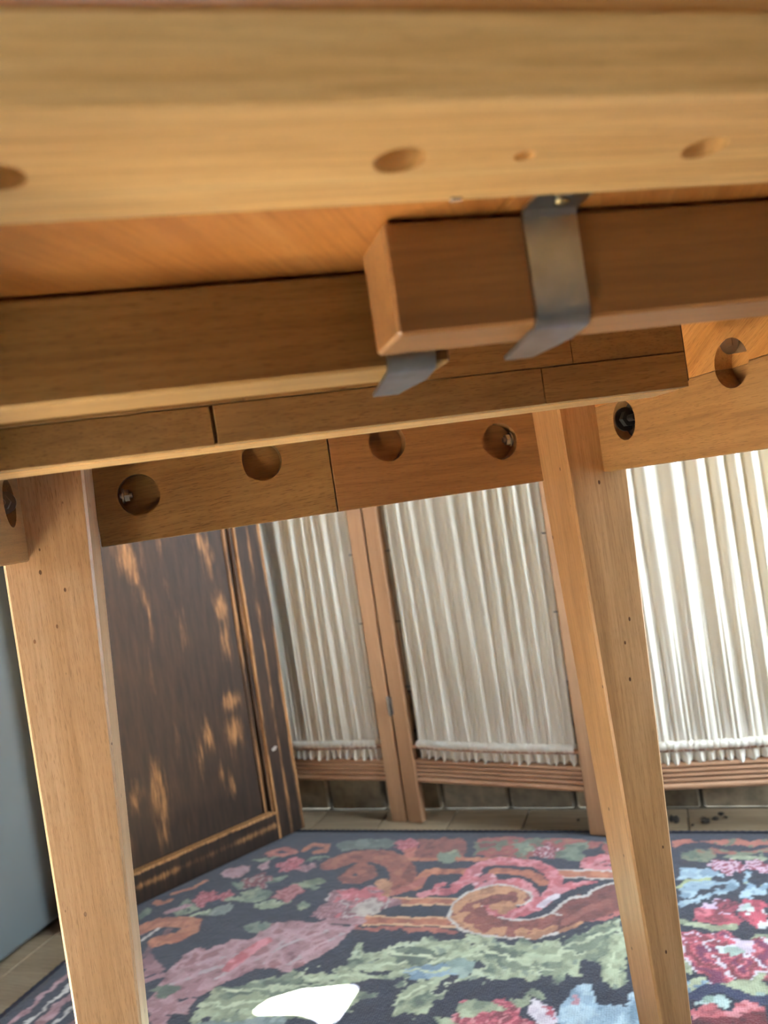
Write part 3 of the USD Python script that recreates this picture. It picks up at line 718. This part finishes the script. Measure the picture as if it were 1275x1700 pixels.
# pink cluster
rose(592, 1500, .058, DUSTY + PINK[1:2], [(176, 158, 150)], .8); rose(548, 1512, .028, DUSTY, None)
poly([(590, 1500), (620, 1492), (640, 1500), (628, 1518), (600, 1524), (578, 1514)], [(158, 140, 130), (176, 160, 148), (140, 116, 112)])
poly([(560, 1478), (590, 1474), (612, 1480), (640, 1486), (636, 1494), (604, 1490), (570, 1492)], PINK[:3])
stroke([(528, 1534), (560, 1528), (600, 1530)], .016, DUSTY)
# big dusty leaves
poly([(243, 1667), (262, 1640), (283, 1605), (312, 1578), (345, 1574), (392, 1560), (425, 1556), (448, 1534), (490, 1527), (524, 1532), (560, 1538), (594, 1536), (570, 1558), (545, 1583), (512, 1596), (480, 1614), (455, 1606), (428, 1606), (396, 1622), (368, 1634), (335, 1650), (300, 1662), (268, 1668)], DUSTY)
for a_, b_ in (((270, 1640), (420, 1590)), ((430, 1590), (540, 1545)), ((440, 1600), (470, 1560)), ((330, 1600), (400, 1585)), ((480, 1600), (570, 1550)), ((360, 1625), (440, 1585))):
    stroke([a_, ((a_[0] + b_[0]) / 2, (a_[1] + b_[1]) / 2 - 4), b_], .008, [(172, 150, 150), (184, 140, 144)])
stroke([(380, 1606), (410, 1582), (440, 1562)], .02, PINK[1:3])
poly([(236, 1664), (262, 1658), (300, 1664), (330, 1655), (312, 1680), (280, 1684), (240, 1690)], DUSTY)
poly([(234, 1598), (250, 1580), (265, 1600), (268, 1616), (240, 1622)], DUSTY[:2])
stroke([(236, 1630), (262, 1622), (278, 1618)], .012, DUSTY)
poly([(244, 1690), (272, 1682), (272, 1700), (244, 1712)], DUSTY); poly([(250, 1648), (275, 1636), (300, 1640), (280, 1654), (258, 1656)], [(84, 98, 84), (100, 112, 92)])
for x, y, a, b, g, cc in ((360, 1512, .03, .010, 30, SAGE[:3]), (320, 1505, .026, .009, -20, SAGE[:3]), (395, 1492, .03, .010, 10, SAGE[1:4]), (450, 1462, .028, .010, 40, SAGE[:3]), (400, 1470, .026, .009, -30, SAGE[:2]), (455, 1500, .034, .012, 20, SAGE[1:4]),
                          (505, 1470, .03, .010, -10, SAGE[:3]), (440, 1425, .024, .008, 10, SAGE[:3]), (525, 1425, .024, .008, 25, SAGE[:2]), (300, 1515, .022, .008, 15, SAGE[1:3]), (1140, 1600, .03, .012, 70, SAGE[1:4]), (1260, 1560, .028, .011, 30, SAGE[:3]), (1150, 1635, .03, .012, 15, BLUE[:2]), (1262, 1640, .03, .012, -30, SAGE[1:4]),
                          (845, 1665, .03, .012, 20, SAGE[1:4]), (760, 1700, .03, .012, -20, SAGE[1:4])):
    bleaf(x, y, a, b, g, cc, None)
# orange hook and small roses by the dark panel
stroke([(228, 1546), (258, 1533), (295, 1529), (317, 1533), (314, 1546), (292, 1556), (262, 1562)], .030, ORNG + [(150, 78, 64)])
rose(341, 1490, .027, PINK, None); rose(372, 1487, .016, PINK); rose(482, 1435, .028, PINK); rose(426, 1463, .030, [(130, 60, 66), (158, 90, 92), (110, 46, 54)], [(168, 150, 144)])
poly([(362, 1452), (400, 1434), (414, 1440), (398, 1454), (372, 1458)], DUSTY); poly([(428, 1438), (448, 1424), (452, 1438), (436, 1446)], DUSTY)
rose(478, 1482, .028, [(150, 72, 76), (176, 106, 106)], None); rose(510, 1440, .018, DUSTY)
stroke([(446, 1416), (470, 1408), (490, 1414), (470, 1420), (450, 1418)], .014, [(160, 78, 66), (180, 96, 76)])
stroke([(505, 1412), (520, 1402), (542, 1404), (540, 1412), (525, 1414)], .014, ORNG)
poly([(398, 1484), (430, 1474), (452, 1478), (448, 1492), (420, 1500), (405, 1496)], SAGE[:3]); poly([(352, 1512), (378, 1502), (392, 1504), (370, 1522), (356, 1518)], [(116, 124, 116), (140, 146, 134)])
poly([(298, 1500), (315, 1492), (320, 1504), (306, 1512)], SAGE[:3]); poly([(226, 1522), (250, 1504), (252, 1516), (230, 1530)], SAGE[:3])
stroke([(286, 1484), (320, 1474), (342, 1462)], .010, ORNG); stroke([(258, 1498), (268, 1500), (282, 1494)], .013, ORNG)
stroke([(280, 1514), (310, 1504)], .014, DUSTY); stroke([(318, 1520), (345, 1512)], .008, SAGE[2:4])
poly([(400, 1540), (425, 1530), (450, 1536), (430, 1552), (405, 1548)], [(88, 104, 92), (110, 122, 104)]); poly([(494, 1500), (512, 1494), (518, 1506), (500, 1512)], SAGE[:3])
poly([(505, 1462), (530, 1458), (540, 1464), (510, 1470)], [(100, 108, 80), (120, 126, 92)])
# sage acanthus band
band = [(318, 1690), (345, 1655), (352, 1640), (398, 1640), (420, 1628), (470, 1616), (505, 1608), (560, 1610), (580, 1604), (575, 1600), (592, 1562), (612, 1572), (632, 1562), (650, 1572), (662, 1562), (690, 1562), (705, 1556), (740, 1562), (766, 1550), (786, 1556), (812, 1548), (832, 1566), (850, 1572), (866, 1560), (900, 1562), (930, 1556), (965, 1546), (1006, 1534), (1032, 1524), (1044, 1560), (1046, 1590), (1040, 1632), (1020, 1640), (1000, 1618), (990, 1598), (965, 1588), (958, 1600), (965, 1620), (940, 1618), (922, 1632), (905, 1618), (880, 1628), (860, 1620), (830, 1626), (810, 1628), (795, 1622), (770, 1626), (742, 1636), (740, 1652), (720, 1655), (712, 1682), (690, 1692), (676, 1682), (650, 1684), (660, 1668), (668, 1654), (690, 1642), (652, 1634), (690, 1620), (640, 1622), (612, 1624), (660, 1606), (640, 1604), (596, 1612), (604, 1630), (570, 1640), (624, 1656), (590, 1664), (590, 1680), (560, 1672), (500, 1690), (440, 1700), (380, 1712), (330, 1712)]
bm = inside(fw(band)); gapm = nz2(26, 21) + .35 * (nz2(80, 22) - .5); shade(bm & (gapm > .37), SAGE, nz2(55, 23)); shade(bm & (gapm > .37) & (gapm < .425), [(162, 170, 134), (176, 184, 150)])
lp = fw(band).mean(0)
for (x, y), a, b, g, cc in (((640, 1600), .05, .016, 20, SAGE[2:4]), ((700, 1590), .06, .02, -10, SAGE[:2]), ((780, 1585), .06, .018, 25, SAGE[2:4]), ((850, 1592), .06, .02, -20, SAGE[:2]), ((910, 1585), .05, .018, 15, SAGE[2:4]),
                            ((975, 1560), .05, .02, 40, SAGE[:2]), ((1020, 1590), .05, .016, 80, SAGE[2:4]), ((700, 1640), .05, .016, 50, SAGE[2:4]), ((720, 1612), .05, .014, 5, BLUE[:2]), ((450, 1640), .07, .02, 10, SAGE[:2]), ((550, 1622), .06, .015, 5, SAGE[2:4]), ((400, 1665), .06, .018, 15, SAGE[2:4])):
    bleaf(x, y, a, b, g, cc, [(184, 190, 150), (170, 178, 140)])
poly([(740, 1600), (770, 1590), (790, 1600), (770, 1620), (745, 1616)], [(124, 146, 138), (140, 160, 150)])
poly([(320, 1700), (430, 1690), (480, 1692), (470, 1712), (330, 1712)], [(116, 130, 128), (140, 154, 150)])
# pink scroll
PS1 = lambda L: [(760 + x / 3.984, 1360 + y / 3.984) for x, y in L]
stroke(PS1([(680, 358), (1050, 370)]), .020, ORNG, edge=CREAM[:1]); stroke(PS1([(0, 262), (330, 262)]), .012, ORNG)
stroke(PS1([(250, 345), (330, 345), (430, 355), (520, 380), (560, 420)]), .020, ORNG)
stroke(PS1([(0, 440), (60, 400), (100, 340), (160, 300), (240, 275), (400, 282), (520, 300), (610, 340), (650, 400), (640, 470), (590, 520), (520, 575), (420, 610), (320, 640), (240, 620), (195, 580)]), .024, PINK)
stroke(PS1([(130, 330), (110, 390), (140, 440), (190, 440), (240, 410), (210, 375), (160, 400)]), .017, [(190, 120, 128), (176, 84, 92), (204, 150, 154)])
stroke(PS1([(290, 425), (380, 415), (440, 440), (480, 490), (500, 540)]), .024, PINK)
stroke(PS1([(650, 470), (760, 440), (830, 420), (905, 416)]), .026, PINK, .7)
stroke(PS1([(545, 570), (600, 525), (655, 505)]), .014, [(196, 178, 190), (208, 196, 204)])
stroke([(703, 1485), (722, 1480), (738, 1481), (752, 1478), (768, 1468), (784, 1459)], .018, PINK); stroke([(722, 1478), (728, 1470), (736, 1468)], .012, PINK)
# brown scroll
stroke(PS1([(385, 520), (340, 495), (250, 485), (150, 505), (70, 560), (45, 630), (110, 690), (220, 710), (380, 725), (520, 720), (650, 680)]), .042, TAN[:2] + BRWN[2:] + [(150, 84, 56)], edge=CREAM[:1])
stroke(PS1([(360, 530), (280, 520), (180, 545)]), .022, BRWN); stroke(PS1([(150, 600), (170, 640), (260, 680), (380, 695), (560, 695), (680, 660)]), .018, BRWN)
stroke(PS1([(250, 580), (310, 560), (340, 580), (300, 605)]), .020, TAN[:2])
poly(PS1([(625, 615), (690, 560), (740, 525), (880, 500), (870, 478), (960, 445), (1050, 425), (1110, 520), (1100, 600), (980, 640), (880, 690), (820, 690), (700, 745), (600, 740), (640, 690)]), BRWN)
stroke(PS1([(690, 640), (625, 615), (690, 560), (740, 525), (860, 505), (868, 480), (960, 440), (1050, 420)]), .006, CREAM[:1])
stroke(PS1([(700, 690), (850, 600), (1000, 540)]), .012, [(140, 74, 62)]); stroke(PS1([(420, 770), (520, 775), (640, 720)]), .010, TAN[:2]); stroke(PS1([(680, 740), (820, 690)]), .008, TAN[:2])
poly(PS1([(880, 690), (980, 645), (1085, 600), (1090, 630), (960, 690)]), [(160, 76, 76), (180, 92, 88)])
# foreground flowers
rose(812, 1704, .056, RED, PINK[2:3])
poly([(760, 1672), (790, 1660), (820, 1664), (838, 1676), (800, 1684), (764, 1690)], SAGE[1:4] + [(150, 168, 156)])
poly([(876, 1670), (884, 1662), (905, 1664), (925, 1680), (924, 1696), (900, 1704), (884, 1688)], [(190, 176, 186), (204, 192, 198), (160, 140, 160)]); poly([(897, 1668), (915, 1672), (924, 1686), (910, 1684)], RED[1:3])
poly([(930, 1672), (945, 1650), (958, 1634), (978, 1638), (986, 1648), (995, 1664), (1030, 1672), (1075, 1688), (1090, 1712), (930, 1712), (926, 1690)], BLUE)
poly([(1040, 1668), (1050, 1650), (1070, 1646), (1072, 1690), (1052, 1684)], BLUE)
poly([(950, 1656), (956, 1648), (962, 1652), (958, 1668), (952, 1668)], [(180, 120, 130)])
poly([(870, 1648), (890, 1640), (905, 1650), (890, 1662)], SAGE[:3])
# right of the brown leg
Z4 = lambda L: [(1080 + x / 5.0, 1360 + y / 5.0) for x, y in L]
poly(Z4([(170, 180), (480, 170), (975, 170), (975, 215), (800, 225), (500, 205), (300, 210), (200, 260)]), [(158, 76, 60), (172, 90, 68), (110, 108, 84)])
stroke(Z4([(210, 260), (300, 220), (420, 205), (560, 225), (700, 265), (780, 270)]), .016, [(34, 36, 54)])
poly(Z4([(250, 280), (400, 250), (520, 260), (560, 300), (500, 340), (420, 350), (260, 330)]), [(150, 86, 60), (112, 116, 88), (84, 98, 80)])
stroke(Z4([(500, 250), (620, 270), (720, 290), (790, 285), (900, 265), (975, 255)]), .012, [(148, 80, 62), (112, 116, 88)])
poly(Z4([(600, 300), (760, 300), (900, 310), (975, 290), (975, 340), (700, 345)]), SAGE[:4])
for x, y, r in ((560, 375, .016), (690, 395, .020), (890, 385, .020), (960, 430, .014), (640, 440, .010)): rose(*Z4([(x, y)])[0], r, [(196, 150, 172), (206, 176, 190), (140, 44, 66)], None)
poly(Z4([(220, 410), (400, 395), (560, 420), (580, 470), (430, 480), (240, 500)]), BLUE)
poly(Z4([(230, 560), (330, 500), (480, 490), (640, 510), (720, 520), (690, 570), (560, 640), (520, 640), (560, 600), (620, 550), (480, 580), (300, 650), (260, 640)]), BLUE)
stroke(Z4([(230, 560), (320, 505), (500, 490)]), .008, [(160, 168, 110)])
poly(Z4([(240, 680), (400, 640), (520, 630), (480, 670), (380, 710), (250, 730)]), BLUE)
poly(Z4([(780, 440), (830, 440), (835, 520), (860, 560), (960, 510), (975, 620), (860, 640), (720, 640), (740, 590), (800, 560)]), BLUE + [(150, 166, 140)])
poly(Z4([(350, 780), (440, 740), (560, 750), (720, 790), (800, 840), (760, 890), (560, 880), (420, 850)]), RED)
poly(Z4([(420, 740), (520, 680), (640, 670), (720, 700), (740, 760), (660, 800), (540, 780)]), [(196, 160, 190), (206, 178, 200), (160, 110, 150)])
rose(*Z4([(640, 730)])[0], .022, [(100, 30, 50), (150, 50, 70)], None)
poly(Z4([(720, 690), (800, 640), (900, 660), (975, 700), (975, 900), (880, 890), (800, 830), (740, 770)]), [(200, 180, 196), (150, 44, 66), (188, 60, 84), (196, 196, 196)])
poly(Z4([(730, 730), (840, 710), (870, 760), (780, 790)]), [(170, 190, 182), (190, 204, 198)])
stroke(Z4([(260, 850), (420, 880), (520, 910), (700, 890)]), .012, SAGE[2:4])
rose(*Z4([(400, 1045)])[0], .034, RED, [(204, 176, 196)], .8)
rose(*Z4([(690, 1150)])[0], .058, RED + [(120, 40, 80)], [(200, 190, 200)], .75)
poly(Z4([(540, 950), (640, 960), (840, 1010), (880, 1080), (820, 1110), (640, 1010)]), [(190, 60, 84), (200, 180, 196)])
poly(Z4([(560, 1060), (700, 1030), (800, 1090), (680, 1130), (600, 1120)]), [(176, 200, 196), (196, 206, 206), (150, 172, 160)])
poly(Z4([(340, 1310), (430, 1290), (470, 1400), (420, 1450), (350, 1440)]), SAGE[2:4] + BLUE[:1]); poly(Z4([(560, 1360), (700, 1340), (900, 1300), (975, 1220), (975, 1340), (960, 1480), (880, 1500), (740, 1450), (620, 1400)]), SAGE[1:4] + [(150, 172, 162)])
stroke(Z4([(370, 1470), (520, 1390), (640, 1410), (760, 1470), (900, 1510), (975, 1500)]), .016, [(44, 50, 84)])
poly(Z4([(350, 1510), (480, 1480), (620, 1470), (720, 1500), (660, 1550), (500, 1550), (350, 1540)]), [(150, 176, 172), (166, 190, 184), (130, 156, 140)])
poly(Z4([(340, 1600), (420, 1540), (520, 1550), (560, 1580), (700, 1560), (800, 1510), (880, 1530), (975, 1600), (975, 1650), (760, 1630), (560, 1640), (350, 1640)]), PINK)
poly(Z4([(340, 1640), (560, 1630), (760, 1620), (975, 1640), (1040, 1800), (340, 1800)]), [(92, 24, 36), (110, 30, 42), (80, 20, 34)])
grey_ = (col @ np.array([.25, .65, .10]))[:, None]; col[:] = col * .80 + grey_ * .20
col *= .84
# dark outer border
brd = (PS > RS1 - .010) | (PW < RW0 + .012) | (PW > RW1 - .012); col[brd] = np.array(lin(28, 28, 40))
hz = ZR + .0012 * (nz2(9, 8) - .5) + .0009 * (nz2(300, 9) - .5)
v = np.stack([PW, PS, hz], -1)
i = np.arange(nw * ns).reshape(ns, nw)
f = np.stack([i[:-1, :-1], i[:-1, 1:], i[1:, 1:], i[1:, :-1]], -1).reshape(-1, 4)
vw = v[:, :1] * EW + v[:, 1:2] * NW + v[:, 2:3] * np.array([0, 0, 1.0])
obj('pile', (vw, np.vstack([f[:, [0, 1, 2]], f[:, [0, 2, 3]]])), RUG, RG, smooth=True, uvcol=('wool', col))
obj('backing', room(cb(RW0, RW1, RS0, RS1, .0004, .0030, .0004)), RUG_EDGE, RG)
st = []
for (a, b) in (((RW0, RS1), (RW1, RS1)), ((RW0, RS0), (RW0, RS1)), ((RW1, RS0), (RW1, RS1)), ((RW0, RS0), (RW1, RS0))):
    a, b = np.array(a), np.array(b); n = int(np.linalg.norm(b - a) / .006)
    pts = [a + (b - a) * t for t in np.linspace(0, 1, n)]
    st.append(room(tube([(p[0], p[1], .0040 + .0009 * (q % 2)) for q, p in enumerate(pts)], .0036, 7)))
obj('binding', cat_(st), RUG_EDGE, RG, smooth=True, label='dark stitched edge')

# crumbs of grit on the bare floor along the far wall
GR = []
for x, y, r in ((1188, 1360, .005), (1171, 1364, .008), (1120, 1362, .009), (1197, 1352, .005), (1205, 1357, .003), (1150, 1370, .003), (960, 1362, .003)):
    p = at(x, y, 2, .001); q = trimesh.creation.icosphere(1, r); q.vertices *= [1, 1, .45]; q.vertices += (meshkit.noise(q.vertices * 400 + x, 3)[:, None] - .5) * r * .7
    GR.append(trimesh.Trimesh(q.vertices + p + [0, 0, r * .3], q.faces, process=False))
obj('floor_grit', cat_(GR), DEBRIS, smooth=False, kind='stuff', label='dark crumbs of grit on the bare floor along the far wall', cat='grit')
